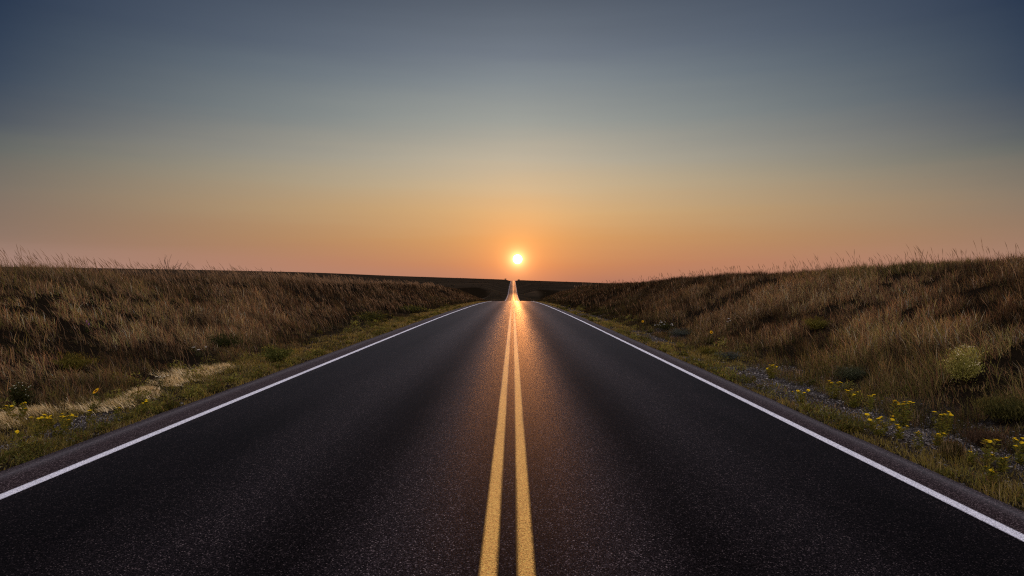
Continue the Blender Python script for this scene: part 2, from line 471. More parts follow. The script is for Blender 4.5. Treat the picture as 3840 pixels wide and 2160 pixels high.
def bank_grass(side, seed):
    r = np.random.default_rng(seed); parts = []
    for (y0, y1, dens, dmax) in ((4, 12, 1500, 8), (12, 25, 950, 13), (25, 50, 400, 14), (50, 100, 150, 14), (100, 190, 52, 18), (190, 340, 13, 24)):
        x, y, z = bank_points(side, y0, y1, dens, -.15, dmax, r)
        d = np.hypot(x, y)
        clump = fbm(x / .55, y / .55, 71 + side, 2); patch = fbm(x / 2.2, y / 3.0, 81 + side, 3); big = fbm(x / 6, y / 11, 91 + side, 2)
        clump = clump + .5 * fbm(x / .28, y / .28, 77 + side, 1)
        keep = r.uniform(0, 1, len(x)) < np.clip(.58 + 1.3 * clump + .5 * patch, .06, 1)
        x, y, z, d, clump, patch, big = (q[keep] for q in (x, y, z, d, clump, patch, big))
        foot = np.where(side < 0, FL - x, x - FR)
        h = (.26 + .16 * clump + .17 * patch) * r.uniform(.6, 1.35, len(x))
        h = np.clip(h, .08, .72) * (.55 + .45 * sstep(foot / 1.2))
        cz = clearing(x, y); h = h * np.maximum(cz, .12)
        w = .0032 + .00042 * d
        lx = -.80 if side < 0 else -.28
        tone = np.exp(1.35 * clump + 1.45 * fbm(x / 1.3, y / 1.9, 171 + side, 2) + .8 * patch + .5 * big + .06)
        tone = np.clip(tone, .16, 2.1) * (1 - .74 * sstep((y - 13) / 32)) * (.5 + .5 * sstep((foot - .2) / 2.2)) * (1 - .3 * sstep((foot - 4.5) / 2))   # light falloff painted into blade colour: darker far off, at foot and top
        lean = np.stack([lx + .35 * patch + .3 * clump, -.05 + .3 * big + .3 * patch, 0 * x], 1)
        green = np.clip(.9 - foot / 2.0, 0, 1) * .9 + np.clip(big * 1.6 - .15, 0, .8)
        pw = np.stack([.16 + .25 * np.clip(patch, 0, 1), .30 + 0 * x, .26 + .2 * np.clip(-patch, 0, 1), .10 + .9 * green, .34 + .2 * np.clip(-clump, 0, 1), .03 + .18 * np.clip(clump, 0, 1) * np.clip(.4 + patch, 0, 1)], 1)
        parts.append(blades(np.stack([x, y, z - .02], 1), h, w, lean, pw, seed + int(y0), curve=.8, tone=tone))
    return parts

def bank_stalks(side, seed, k=1.0):
    r = np.random.default_rng(seed + 5); parts = []
    for (y0, y1, dens, dmax) in ((5, 14, 6, 9), (14, 30, 11, 11), (30, 60, 6.0, 11), (60, 130, 1.2, 13)):
        x, y, z = bank_points(side, y0, y1, dens * k, .4, dmax, r)
        ff = np.where(side < 0, FL - x, x - FR)
        keep = (fbm(x / 1.6, y / 1.6, 101 + side, 2) > -.25) & (r.uniform(0, 1, len(x)) < np.where(ff > 5.5, 1, .5))
        x, y, z = x[keep], y[keep], z[keep]
        d = np.hypot(x, y)
        ft = np.where(side < 0, FL - x, x - FR)
        h = r.uniform(.38, .80, len(x)) * (1 + .45 * sstep((ft - 3.5) / 2.5) * r.uniform(0, 1, len(x)))
        w = .0016 + .00023 * d
        lean = np.stack([np.full(len(x), -.42 if side < 0 else -.2), r.normal(0, .1, len(x)), 0 * x], 1)
        parts.append(stalks(np.stack([x, y, z - .02], 1), h, w, lean, (.33, .23, .135), seed + int(y0)))
    return parts

for side, nm in ((-1, 'left'), (1, 'right')):
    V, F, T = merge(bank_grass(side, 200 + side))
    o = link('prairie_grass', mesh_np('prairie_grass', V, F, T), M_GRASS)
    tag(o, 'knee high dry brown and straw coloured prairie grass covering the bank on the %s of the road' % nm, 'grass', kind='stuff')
    V, F, T = merge(bank_stalks(side, 300 + side, 1.0 if side < 0 else .28))
    o = link('seed_grass', mesh_np('seed_grass', V, F, T), M_GRASS)
    tag(o, 'tall thin wind bent seed stalks standing out of the grass on the %s bank and its skyline' % nm, 'grass', kind='stuff')

# short grass on the verge next to the asphalt
def verge_grass(side, seed):
    r = np.random.default_rng(seed); parts = []
    for (y0, y1, dens) in ((3, 9, 2600), (9, 18, 1500), (18, 40, 620), (40, 90, 230), (90, 200, 70)):
        n = int((y1 - y0) * 1.9 * dens)
        y = r.uniform(y0, y1, n); e = r.uniform(-.03, 1.85, n)
        x = XL - e if side < 0 else XR + e
        keep = np.abs(x) < .86 * y + 1.5
        g = gravel_mask(x, y); cl = fbm(x / .22, y / .3, 121 + side, 2); p2 = fbm(x / 1.1, y / 1.6, 131 + side, 2)
        prob = np.clip(1.05 - g * 1.0 + .25 * p2, 0.05, 1) * np.clip(.6 + 1.1 * cl, .08, 1) * np.where(e < .05, .35, 1)
        keep &= r.uniform(0, 1, n) < prob
        x, y, cl, p2, e, g = x[keep], y[keep], cl[keep], p2[keep], e[keep], g[keep]
        z = height(x, y); d = np.hypot(x, y)
        h = np.clip(.075 + .05 * cl + .03 * p2, .025, .2) * r.uniform(.6, 1.4, len(x)) * (1 - .45 * g)
        w = .0032 + .0005 * d
        lean = np.stack([np.full(len(x), -.15), 0 * x, 0 * x], 1)
        pw = np.stack([.22 + 0 * x, .15 + 0 * x, .05 + 0 * x, .75 + .3 * np.clip(p2, 0, 1), .15 + 0 * x, .04 + 0 * x], 1)
        parts.append(blades(np.stack([x, y, z - .01], 1), h, w, lean, pw, seed + int(y0), fan=.55))
    return parts
for side, nm in ((-1, 'left'), (1, 'right')):
    old = PAL.copy(); PAL = np.array([(.42, .31, .115), (.28, .185, .07), (.17, .10, .05), (.34, .255, .055), (.11, .085, .025), (.52, .41, .23)])
    V, F, T = merge(verge_grass(side, 400 + side)); PAL = old
    o = link('verge_grass', mesh_np('verge_grass', V, F, T), M_GRASS)
    tag(o, 'short yellow green grass along the %s edge of the asphalt' % nm, 'grass', kind='stuff')

# coarse grass and low scrub on the far slopes of the valley
r = np.random.default_rng(91)
parts = []
for (y0, y1, n, wd, hh) in ((190, 330, 16000, .10, .42), (330, 560, 26000, .22, .55), (560, 1390, 14000, .5, .8)):
    y = r.uniform(y0, y1, n); x = r.uniform(-.36, .2, n) * y
    k = (x < FL - 2) | (x > FR + 2)
    k &= r.uniform(0, 1, n) < np.clip(.5 + 1.2 * fbm(x / 14, y / 30, 151, 3), .03, 1)
    x, y = x[k], y[k]; m = len(x)
    pw = np.array([.25, .5, .6, .35, 1.2, .05])
    parts.append(blades(np.stack([x, y, height(x, y) - .05], 1), hh * r.uniform(.4, 1.3, m), wd * r.uniform(.6, 1.6, m), np.stack([np.full(m, -.4), 0 * x, 0 * x], 1), pw, 92 + int(y0)))
V, F, T = merge(parts)
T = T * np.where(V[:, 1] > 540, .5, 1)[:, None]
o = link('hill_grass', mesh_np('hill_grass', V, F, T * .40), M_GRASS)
tag(o, 'coarse dark grass and scrub on the far slopes around the valley', 'grass', kind='stuff')

# pale fine grass swept flat at the foot of the left bank
r = np.random.default_rng(55)
n = 42000
t = r.uniform(0, 1, n); y = 8.1 + 6.9 * t
xc0 = -6.05 + .2 * np.sin(y * 1.3)
x = xc0 + r.normal(0, .17, n) * (1 + .4 * np.sin(y * 2.1))
cl = fbm(x / .35, y / .5, 141, 2)
keep = r.uniform(0, 1, n) < np.clip(.18 + 1.7 * cl, 0, 1) * sstep(t / .12) * (1 - sstep((t - .75) / .25))
x, y, cl = x[keep], y[keep], cl[keep]
old = PAL.copy()
PAL = np.array([(.80, .61, .31), (.70, .51, .24), (.44, .31, .13), (.26, .21, .07), (.82, .66, .40), (.58, .43, .22)])
V, F, T = blades(np.stack([x, y, height(x, y)], 1), r.uniform(.08, .15, len(x)) * (1 + .7 * cl), np.full(len(x), .0075),
                 np.stack([-.8 + .3 * cl, -.35 + 0 * x, 0 * x], 1), np.array([3, 3, 1.5, 1.6, 2, 2.0]), 56, curve=1.0, fan=.25)
PAL = old
o = link('foxtail_grass', mesh_np('foxtail_grass', V, F, T), mat_plant('foxtail_blades', .12))
tag(o, 'pale straw coloured feathery grass swept over at the foot of the left bank', 'grass', kind='stuff')

# low leafy weeds crowding the edges of the gravel
def weeds(side, seed):
    r = np.random.default_rng(seed); parts = []
    nc = 330; yc = 3.5 * (70 / 3.5) ** r.uniform(0, 1, nc)
    e = np.where(r.uniform(0, 1, nc) < .55, r.uniform(.1, .5, nc), r.uniform(.9, 2.3, nc))
    keep = r.uniform(0, 1, nc) < np.clip(.6 + .9 * fbm(yc / 1.5, e, 181 + side, 2), .1, 1)
    yc, e = yc[keep], e[keep]; nc = len(yc)
    rad = r.uniform(.06, .2, nc) * (1 + .25 * (e > .8)); k = 150
    q = rad[:, None] * np.sqrt(r.uniform(0, 1, (nc, k))); a = r.uniform(0, 2 * np.pi, (nc, k))
    xc = np.where(side < 0, XL - e, XR + e)
    x = (xc[:, None] + q * np.cos(a)).ravel(); y = (yc[:, None] + q * np.sin(a)).ravel()
    H = (rad * r.uniform(.7, 1.5, nc))[:, None] * (1 - .5 * (q / rad[:, None]) ** 2)
    zz = height(x, y) + (H * r.uniform(0, 1, (nc, k))).ravel()
    ok = (np.abs(x) < .86 * y + 1.5)
    tn = np.repeat(np.exp(r.normal(0, .35, nc)), k)
    hue = np.repeat(r.uniform(0, 1, nc), k)
    m = ok.sum(); d = np.hypot(x, y)[ok]
    pw = np.stack([.9 * (1 - hue[ok]), .15 + 0 * d, .12 + .3 * hue[ok] ** 3, 1.2 + 0 * d, .35 + 0 * d, .1 * hue[ok]], 1)
    return blades(np.stack([x, y, zz], 1)[ok], r.uniform(.02, .055, m) * (1 + .02 * d), .007 + .0006 * d, np.zeros((m, 3)), pw, seed, fan=.9, tone=tn[ok])
for side, nm in ((-1, 'left'), (1, 'right')):
    old = PAL.copy(); PAL = np.array([(.30, .235, .045), (.24, .15, .055), (.17, .09, .045), (.19, .18, .034), (.085, .085, .022), (.38, .31, .09)])
    V, F, T = weeds(side, 700 + side); PAL = old
    o = link('roadside_weeds', mesh_np('roadside_weeds', V, F, T), M_LEAF)
    tag(o, 'low yellow green and brown weeds crowding the gravel along the %s edge of the road' % nm, 'weeds', kind='stuff')

# pebbles on the gravel strips
OCT = np.array([(1, 0, 0), (0, 1, 0), (-1, 0, 0), (0, -1, 0), (0, 0, 1), (0, 0, -1)], float)
OCF = np.array([(0, 1, 4), (1, 2, 4), (2, 3, 4), (3, 0, 4), (1, 0, 5), (2, 1, 5), (3, 2, 5), (0, 3, 5)])
def pebbles(side, seed):
    r = np.random.default_rng(seed); xs_ = []; ys_ = []
    for (y0, y1, dens) in ((3, 9, 1500), (9, 18, 800), (18, 40, 220), (40, 90, 40)):
        n = int((y1 - y0) * 1.9 * dens); y = r.uniform(y0, y1, n); e = r.uniform(.02, 1.9, n)
        x = XL - e if side < 0 else XR + e
        k = (r.uniform(0, 1, n) < gravel_mask(x, y) * .9 + .04) & (np.abs(x) < .86 * y + 1.5)
        xs_.append(x[k]); ys_.append(y[k])
    x = np.concatenate(xs_); y = np.concatenate(ys_); n = len(x)
    s = np.exp(r.normal(-5.05, .42, n)) * (1 + .02 * y)
    a = r.uniform(0, 2 * np.pi, n)
    sh = OCT[None] * np.stack([s * r.uniform(.8, 1.5, n), s * r.uniform(.7, 1.1, n), s * r.uniform(.35, .8, n)], 1)[:, None, :]
    sh = sh * r.uniform(.75, 1.25, (n, 6, 1))
    ca, sa = np.cos(a)[:, None], np.sin(a)[:, None]
    X = sh[..., 0] * ca - sh[..., 1] * sa; Y = sh[..., 0] * sa + sh[..., 1] * ca
    z = height(x, y) + s * .25
    V = np.stack([X + x[:, None], Y + y[:, None], sh[..., 2] + z[:, None]], 2).reshape(-1, 3)
    F = (np.arange(n)[:, None, None] * 6 + OCF[None]).reshape(-1, 3)
    g = r.choice([.09, .18, .32, .58], n, p=[.34, .30, .24, .12]) * r.uniform(.8, 1.2, n)
    T = np.repeat(np.stack([g, g * .90, g * .82], 1), 6, 0)
    return V, F, T
for side, nm in ((-1, 'left'), (1, 'right')):
    o = link('gravel', mesh_np('gravel', *pebbles(side, 500 + side)), M_STONE)
    tag(o, 'loose grey roadside gravel between the %s asphalt edge and the bank' % nm, 'gravel', kind='stuff')

# ------------------------------------------------------------------ plants
class MB:
    def __init__(s): s.v = []; s.f = []; s.t = []
    def leaf(s, p, d, L, W, col):
        """a pointed leaf from p along d"""
        d = np.array(d, float); d /= (np.linalg.norm(d) + 1e-9)
        u = np.cross(d, (random.gauss(0, 1), random.gauss(0, 1), random.gauss(0, 1))); u /= (np.linalg.norm(u) + 1e-9)
        p = np.array(p, float); i = len(s.v)
        nrm = np.cross(u, d)
        s.v += [p, p + d * L * .45 + u * W * .5 + nrm * L * .06, p + d * L, p + d * L * .45 - u * W * .5 + nrm * L * .06]
        s.f += [(i, i + 1, i + 2), (i, i + 2, i + 3)]; s.t += [col] * 4
    def tube(s, pts, rads, col, sides=4):
        pts = [np.array(p, float) for p in pts]; i0 = len(s.v)
        for k, (p, r_) in enumerate(zip(pts, rads)):
            d = pts[min(k + 1, len(pts) - 1)] - pts[max(k - 1, 0)]; d /= (np.linalg.norm(d) + 1e-9)
            a = np.cross(d, (0.3, 1, 0.1)); a /= (np.linalg.norm(a) + 1e-9); b_ = np.cross(d, a)
            for q in range(sides):
                w_ = 2 * math.pi * q / sides
                s.v.append(p + (a * math.cos(w_) + b_ * math.sin(w_)) * r_); s.t.append(col)
        for k in range(len(pts) - 1):
            for q in range(sides):
                a0 = i0 + k * sides + q; a1 = i0 + k * sides + (q + 1) % sides
                s.f += [(a0, a1, a1 + sides), (a0, a1 + sides, a0 + sides)]
    def dome(s, p, n, R, H, col, seg=8):
        """low dome with axis n"""
        n = np.array(n, float); n /= np.linalg.norm(n)
        a = np.cross(n, (0.2, 1, 0.3)); a /= np.linalg.norm(a); b_ = np.cross(n, a); i = len(s.v); p = np.array(p, float)
        for rr, hh in ((1, 0), (.75, .6)):
            for q in range(seg):
                w_ = 2 * math.pi * q / seg
                s.v.append(p + (a * math.cos(w_) + b_ * math.sin(w_)) * R * rr + n * H * hh); s.t.append(col)
        s.v.append(p + n * H); s.t.append(col)
        s.v.append(p - n * H * .4); s.t.append(tuple(c * .6 for c in col))
        for q in range(seg):
            r_ = (q + 1) % seg
            s.f += [(i + q, i + r_, i + seg + r_), (i + q, i + seg + r_, i + seg + q), (i + seg + q, i + seg + r_, i + 2 * seg), (i + r_, i + q, i + 2 * seg + 1)]
    def petals(s, p, n, R, count, col, r0=.35, W=.4):
        n = np.array(n, float); n /= np.linalg.norm(n)
        a = np.cross(n, (0.2, 1, 0.3)); a /= np.linalg.norm(a); b_ = np.cross(n, a); p = np.array(p, float)
        for q in range(count):
            w_ = 2 * math.pi * (q + random.uniform(-.15, .15)) / count
            d = a * math.cos(w_) + b_ * math.sin(w_); u = -a * math.sin(w_) + b_ * math.cos(w_)
            i = len(s.v); L = R * random.uniform(.88, 1.08); hw = R * W * .5
            s.v += [p + d * R * r0, p + d * L * .65 + u * hw + n * R * .06, p + d * L + n * R * random.uniform(-.06, .1), p + d * L * .65 - u * hw + n * R * .06]
            s.f += [(i, i + 1, i + 2), (i, i + 2, i + 3)]; s.t += [tuple(c * random.uniform(.85, 1.1) for c in col)] * 4
    def mesh(s, name): return mesh_np(name, np.array(s.v), np.array(s.f), np.array(s.t))

def stem_path(base, top, bend=.15, k=4):
    base = np.array(base, float); top = np.array(top, float)
    off = np.array([random.gauss(0, 1), random.gauss(0, 1), 0]) * bend * np.linalg.norm(top - base)
    return [base + (top - base) * t + off * math.sin(math.pi * t) for t in np.linspace(0, 1, k)]

GREEN = [(.24, .235, .036), (.30, .27, .045), (.15, .16, .03)]
def jit(c, a=.25):
    k = random.uniform(1 - a, 1 + a); return tuple(x * k for x in c)

def weed_proto(h, spread, nheads, seed, leafiness=1.0):
    """meshes of a gumweed-like plant: (stems, foliage, list of flower positions)"""
    random.seed(seed)
    st = MB(); fo = MB(); heads = []
    for i in range(nheads):
        a = random.uniform(0, 2 * math.pi); q = spread * math.sqrt(random.uniform(.02, 1))
        top = (q * math.cos(a), q * math.sin(a), h * random.uniform(.72, 1.0))
        path = stem_path((top[0] * .12, top[1] * .12, -.02), top, .1, 5)
        st.tube(path, [.0028, .0026, .0022, .002, .0016], jit((.13, .12, .035)), 4)
        nl = int(40 * leafiness)
        for j in range(nl):
            t = random.uniform(.08, .97); k = t * 4; i0 = min(3, int(k))
            p = path[i0] + (path[i0 + 1] - path[i0]) * (k - i0)
            b = random.uniform(0, 2 * math.pi)
            fo.leaf(p, (math.cos(b), math.sin(b), random.uniform(.1, .9)), random.uniform(.03, .065), random.uniform(.010, .018), jit(random.choice(GREEN + [(.32, .25, .045)])))
        heads.append(top)
        if random.random() < .6:
            for _ in range(2):
                b = random.uniform(0, 2 * math.pi); k = random.uniform(.02, .05)
                p = (top[0] + k * math.cos(b), top[1] + k * math.sin(b), top[2] - random.uniform(.01, .05))
                st.tube([path[3], p], [.0016, .0012], (.14, .13, .04), 3)
                fo.leaf(p, (0, 0, 1), .012, .012, (.16, .17, .05)); fo.leaf(p, (.2, .1, 1), .012, .012, (.16, .17, .05))
    return st.mesh('stems'), fo.mesh('foliage'), heads

def flower_mesh(R=.017, seed=0):
    random.seed(seed); m = MB()
    m.dome((0, 0, 0), (.05, 0, 1), R * .62, R * .42, (.80, .50, .012), 9)
    m.petals((0, 0, .002), (.05, 0, 1), R * 1.12, 15, (.92, .66, .014), .4, .32)
    m.dome((0, 0, -R * .38), (0, 0, 1), R * .45, R * .3, (.12, .13, .04), 7)
    return m.mesh('flower')
FLOWERS = [flower_mesh(.021, 1), flower_mesh(.025, 2)]
PROTOS = [weed_proto(.26, .13, 7, 11), weed_proto(.20, .16, 6, 12), weed_proto(.32, .12, 9, 13), weed_proto(.16, .09, 4, 14), weed_proto(.24, .08, 3, 15)]
for st_, fo_, _ in PROTOS:
    st_.materials.append(M_STEM); fo_.materials.append(M_LEAF)
for fm in FLOWERS: fm.materials.append(M_PETAL)

def place_weed(px, py, proto, scale, label, nflow=None):
    st_, fo_, heads = PROTOS[proto]
    p = hit(px, py)
    root = empty('yellow_flower_weed', p, random.uniform(0, 6.28), scale)
    tag(root, label, 'wildflower', 'yellow flowered weeds along the road edges')
    o = bpy.data.objects.new('stems', st_); C.objects.link(o); o.parent = root
    o = bpy.data.objects.new('foliage', fo_); C.objects.link(o); o.parent = root
    for k, hd in enumerate(heads[:nflow]):
        o = bpy.data.objects.new('flower', FLOWERS[k % 2]); C.objects.link(o); o.parent = root
        o.location = hd; o.rotation_euler = (random.gauss(0, .25), random.gauss(0, .25), random.uniform(0, 6))

random.seed(77)
for a in (
    (3388, 1601, 2, 1.05, 'tallest bright yellow flowered weed standing in the middle of the bare gravel on the right'),
    (3534, 1636, 2, .92, 'upright yellow flowered weed on the right gravel below the pale blossoming shrub'),
    (3200, 1531, 0, 1.0, 'yellow flowered weed at the back of the right gravel, left of the thin one', 7),
    (3262, 1545, 4, 1.0, 'thin few headed yellow weed in front of the grey green shrub by the right gravel', 3),
    (3296, 1634, 1, 1.1, 'low wide yellow flowered clump overhanging the right asphalt edge, heads in a row'),
    (3372, 1648, 3, 1.0, 'small low weed with four yellow heads in front of the tallest gravel weed'),
    (3439, 1684, 4, .75, 'small lone weed with yellow heads close to the right asphalt edge, in short grass'),
    (3511, 1672, 3, .95, 'short yellow headed weed in front of the upright weed on the right gravel'),
    (3128, 1497, 2, .9, 'yellow flowered weed where the right gravel meets the dark green undergrowth'),
    (2896, 1422, 0, 1.05, 'farthest yellow flowered weed on the right gravel strip'),
    (3003, 1512, 1, .95, 'spreading yellow flowered weed on the right asphalt edge behind the low wide clump'),
    (3706, 1748, 4, 1.1, 'spindly yellow headed weed on the right gravel near the right border of the photo'),
    (3758, 1768, 3, 1.0, 'short weed with yellow heads on the right gravel in front of the spindly weed'),
    (3828, 1745, 0, .95, 'yellow flowered weed cut by the right border of the photo'),
    (3733, 1818, 3, .9, 'nearest yellow flowered weed on the right asphalt edge, low and half hidden in grass'),
    (3634, 1745, 3, .8, 'single small yellow bloom weed in the right verge grass beside the dry tuft', 1),
    (57, 1592, 0, 1.0, 'leafy weed with yellow heads at the left border of the photo below the white aster'),
    (146, 1645, 2, .85, 'tall budding weed with yellow heads on the left gravel, nearest but one to the camera'),
    (222, 1640, 0, .95, 'full yellow flowered weed on the left gravel with flower heads at several heights'),
    (252, 1608, 1, .85, 'flat topped yellow flowered weed just behind the fullest weed of the left gravel'),
    (342, 1594, 4, .8, 'slim yellow flecked weed on the left gravel between the flat topped and one headed weeds'),
    (448, 1588, 4, .85, 'weed with one bright yellow head close to the left asphalt edge', 1),
    (530, 1550, 3, 1.1, 'farthest yellow flowered weed on the left gravel, beside the pale feathery grass'),
    (65, 1690, 4, .8, 'nearest yellow flowered weed on the left, among grass by the asphalt', 2),
):
    place_weed(*a)

def shrub(name, px, py, wpx, hpx, label, cols, leaf=(.03, .01), n=1400, flowers=None, group=None, cat='shrub', stemcol=(.07, .05, .03), dist=None, seed=0, up=.5, dark=None):
    """a bush of many leaf sized faces on branching stems; size given as seen in the photograph"""
    random.seed(seed * 31 + 7)
    p = hit(px, py) if dist is None else ((px - VPX) / FPX * dist, dist, float(height((px - VPX) / FPX * dist, dist)))
    W = wpx / FPX * p[1]; H = hpx / FPX * p[1]
    root = empty(name, p)
    tag(root, label, cat, group)
    st = MB(); fo = MB(); fl = MB(); nb = 16; tips = []
    for i in range(nb):
        a = 2 * math.pi * i / nb + random.uniform(-.3, .3); q = W * .5 * random.uniform(.25, .95)
        top = (q * math.cos(a), q * math.sin(a) * .9, H * random.uniform(.55, 1.0) * (1 - .35 * (q / (W * .5)) ** 2))
        path = stem_path((0, 0, -.02), top, .12, 5)
        rr = max(.003, H * .012)
        st.tube(path, [rr, rr * .8, rr * .65, rr * .5, rr * .3], jit(stemcol), 4)
        tips.append(top)
        m = n // nb
        tone = random.uniform(.7, 1.25)
        for j in range(m):
            t = random.uniform(.22, 1.02) ** .75; k = min(3.999, t * 4); i0 = int(k)
            c = path[i0] + (path[i0 + 1] - path[i0]) * (k - i0)
            sp = W * .11 * (.4 + t)
            c = c + np.array([random.gauss(0, sp), random.gauss(0, sp), random.gauss(0, H * .05)])
            if c[2] < 0: continue
            b = random.uniform(0, 2 * math.pi)
            L = random.uniform(.6, 1.3) * leaf[0]
            fo.leaf(c, (math.cos(b) * (1 - up), math.sin(b) * (1 - up), up + random.uniform(-.3, .4)), L, leaf[1] * random.uniform(.7, 1.3), tuple(x * tone for x in jit(random.choice(cols))))
    if flowers:
        col, R, count = flowers
        for j in range(count):
            tp = random.choice(tips); s_ = W * .09
            c = (tp[0] + random.gauss(0, s_), tp[1] + random.gauss(0, s_), tp[2] + abs(random.gauss(0, H * .04)) + .01)
            fl.dome(c, (random.gauss(0, .3), random.gauss(-.3, .3), 1), R * random.uniform(.6, 1.2), R * .5, jit(col, .12), 6)
    link('stems', st.mesh('stems'), M_STEM, root)
    link('foliage', fo.mesh('foliage'), M_LEAF, root)
    if flowers: link('blossoms', fl.mesh('blossoms'), M_PETAL, root)
    return root

OL = [(.21, .175, .03), (.15, .135, .026), (.25, .20, .04)]
DK = [(.06, .066, .018), (.085, .085, .024), (.045, .045, .015)]
SG = [(.11, .12, .095), (.14, .15, .125), (.08, .09, .06)]
BR = [(.06, .045, .025), (.045, .035, .018), (.08, .055, .03)]
shrub('flowering_shrub', 3606, 1440, 130, 165, 'pale blossoming green shrub alone in the brown grass of the right bank', [(.52, .48, .10), (.62, .56, .18), (.34, .33, .07)], (.032, .009), 4200, ((.78, .68, .42), .010, 70), seed=1, up=.6)
shrub('olive_shrub', 3065, 1240, 82, 56, 'small olive green rounded bush halfway up the right bank', OL, (.06, .016), 1300, seed=2)
shrub('leafy_bush', 1040, 1362, 118, 62, 'bright leafy yellow green bush at the foot of the left bank beside the verge', [(.13, .14, .028), (.17, .165, .04), (.09, .10, .022)], (.06, .03), 1500, seed=3)
shrub('dark_bush', 1398, 1208, 130, 44, 'dark green bush at the foot of the left bank, larger of two', DK + OL[:2], (.10, .035), 1300, seed=4)
shrub('dark_bush', 1545, 1172, 90, 28, 'smaller dark bush behind the larger dark green bush on the left', DK + OL[:2], (.13, .045), 900, seed=5)
shrub('skyline_bush', 640, 1040, 150, 96, 'dark tufted weed bush on the skyline of the left bank', BR, (.16, .03), 2600, seed=6, up=.7)
shrub('olive_shrub', 275, 1392, 140, 70, 'wide olive bush in the grass low on the left bank', OL, (.06, .012), 1600, seed=7, up=.6)
shrub('green_bush', 3770, 1590, 200, 110, 'wide dark green bush at the foot of the right bank by the photo border', [(.12, .115, .03), (.16, .14, .04), (.08, .08, .025)], (.055, .010), 2600, seed=8, up=.65)
shrub('sagebrush', 3190, 1430, 120, 66, 'grey green bushy shrub behind the right gravel with thin yellow weed in front', [(.09, .10, .05), (.12, .125, .07), (.06, .07, .03)], (.035, .010), 2200, seed=9)
shrub('sagebrush', 2548, 1262, 92, 34, 'blue grey sagebrush right of the white flowered patch on the right', SG, (.055, .012), 1100, seed=10)
shrub('sagebrush', 2735, 1352, 95, 36, 'blue grey sagebrush below the lone sunflower on the right', SG, (.05, .012), 1100, seed=11)
shrub('yellow_green_bush', 2655, 1334, 78, 40, 'yellow green low bush left of the sagebrush under the right sunflower', OL + [(.19, .17, .035)], (.045, .014), 1100, seed=12)
shrub('green_bush', 845, 1305, 120, 58, 'dark green clump at the left bank foot with white yarrow heads above', DK + [(.07, .08, .02)], (.06, .016), 1300, seed=13, up=.6)
shrub('white_aster', 70, 1530, 74, 96, 'dark leafy plant with small white flowers at the left border of the photo', DK, (.05, .014), 1100, ((.62, .62, .48), .010, 26), cat='wildflower', seed=14)
shrub('white_flower_patch', 2490, 1240, 78, 34, 'dark patch of small white flowers at the foot of the right bank', DK, (.06, .016), 800, ((.66, .64, .60), .022, 22), cat='wildflower', seed=15)
shrub('leafy_weed', 3592, 990, 66, 26, 'thin leafy weed with open leaves on the skyline of the right bank', BR, (.07, .03), 150, seed=16)
shrub('tangled_weed', 3775, 985, 95, 30, 'tangled dark weed on the right bank skyline near the photo border', BR, (.06, .012), 420, seed=17)
shrub('dry_tuft', 3570, 1722, 70, 40, 'straw coloured dry grass tuft on the right gravel', [(.32, .22, .10), (.24, .16, .07), (.18, .15, .05)], (.11, .006), 700, cat='grass tuft', seed=18, up=.8)
shrub('grey_weed', 3400, 1560, 150, 62, 'brown grey dead weed thicket behind the tallest yellow weed on the right', [(.10, .08, .05), (.13, .10, .065), (.075, .07, .035)], (.035, .007), 2200, seed=19, up=.6)
shrub('grey_weed', 3690, 1680, 150, 80, 'reddish brown dry weed thicket at the right gravel edge under the wide green bush', [(.13, .075, .045), (.16, .10, .06), (.09, .055, .035)], (.04, .006), 2200, seed=20, up=.7)
shrub('ridge_bush', 1896, 1050, 9, 4, 'tiny far bush on the ridge just left of the end of the road', BR, (.9, .5), 200, dist=1330, seed=21, cat='bush')
shrub('ridge_bush', 1946, 1052, 8, 3, 'tiny far bush on the ridge just right of the end of the road', BR, (.9, .5), 200, dist=1330, seed=22, cat='bush')

def sunflower(px, py, hpx, dpx, label, face, seed):
    random.seed(seed); p = hit(px, py); k = p[1] / FPX
    H = hpx * k; R = dpx * k * .5
    root = empty('sunflower', p); tag(root, label, 'flower')
    st = MB(); path = stem_path((0, 0, -.02), (-.02, -.03, H), .04, 5)
    st.tube(path, [.006, .005, .005, .004, .004], (.11, .12, .035), 5)
    link('stem', st.mesh('stem'), M_STEM, root)
    fo = MB()
    for j in range(9):
        i0 = random.randint(0, 3); a = random.uniform(0, 6.28)
        fo.leaf(path[i0], (math.cos(a), math.sin(a), .4), random.uniform(.06, .11), .035, jit((.07, .085, .022)))
    link('leaves', fo.mesh('leaves'), M_LEAF, root)
    c = path[-1] + np.array(face) * .012
    pe = MB(); pe.petals(c, face, R, 17, (.82, .50, .012), .36, .36); pe.petals(c - np.array(face) * .003, face, R * .93, 13, (.76, .43, .01), .36, .36)
    link('petals', pe.mesh('petals'), M_PETAL, root)
    di = MB(); di.dome(c + np.array(face) * .001, face, R * .42, R * .2, (.035, .015, .006), 12)
    link('flower_disc', di.mesh('flower_disc'), M_PETAL, root)
sunflower(372, 1532, 64, 29, 'bright yellow sunflower above the pale feathery grass on the left', (-.45, -.55, .7), 1)
sunflower(2668, 1292, 46, 12, 'small dark eyed yellow sunflower facing the road, low on the right bank', (0, -1, .25), 2)
sunflower(2412, 1240, 34, 9, 'tiny yellow sunflower left of the white flowered patch on the right', (-.3, -.8, .5), 3)

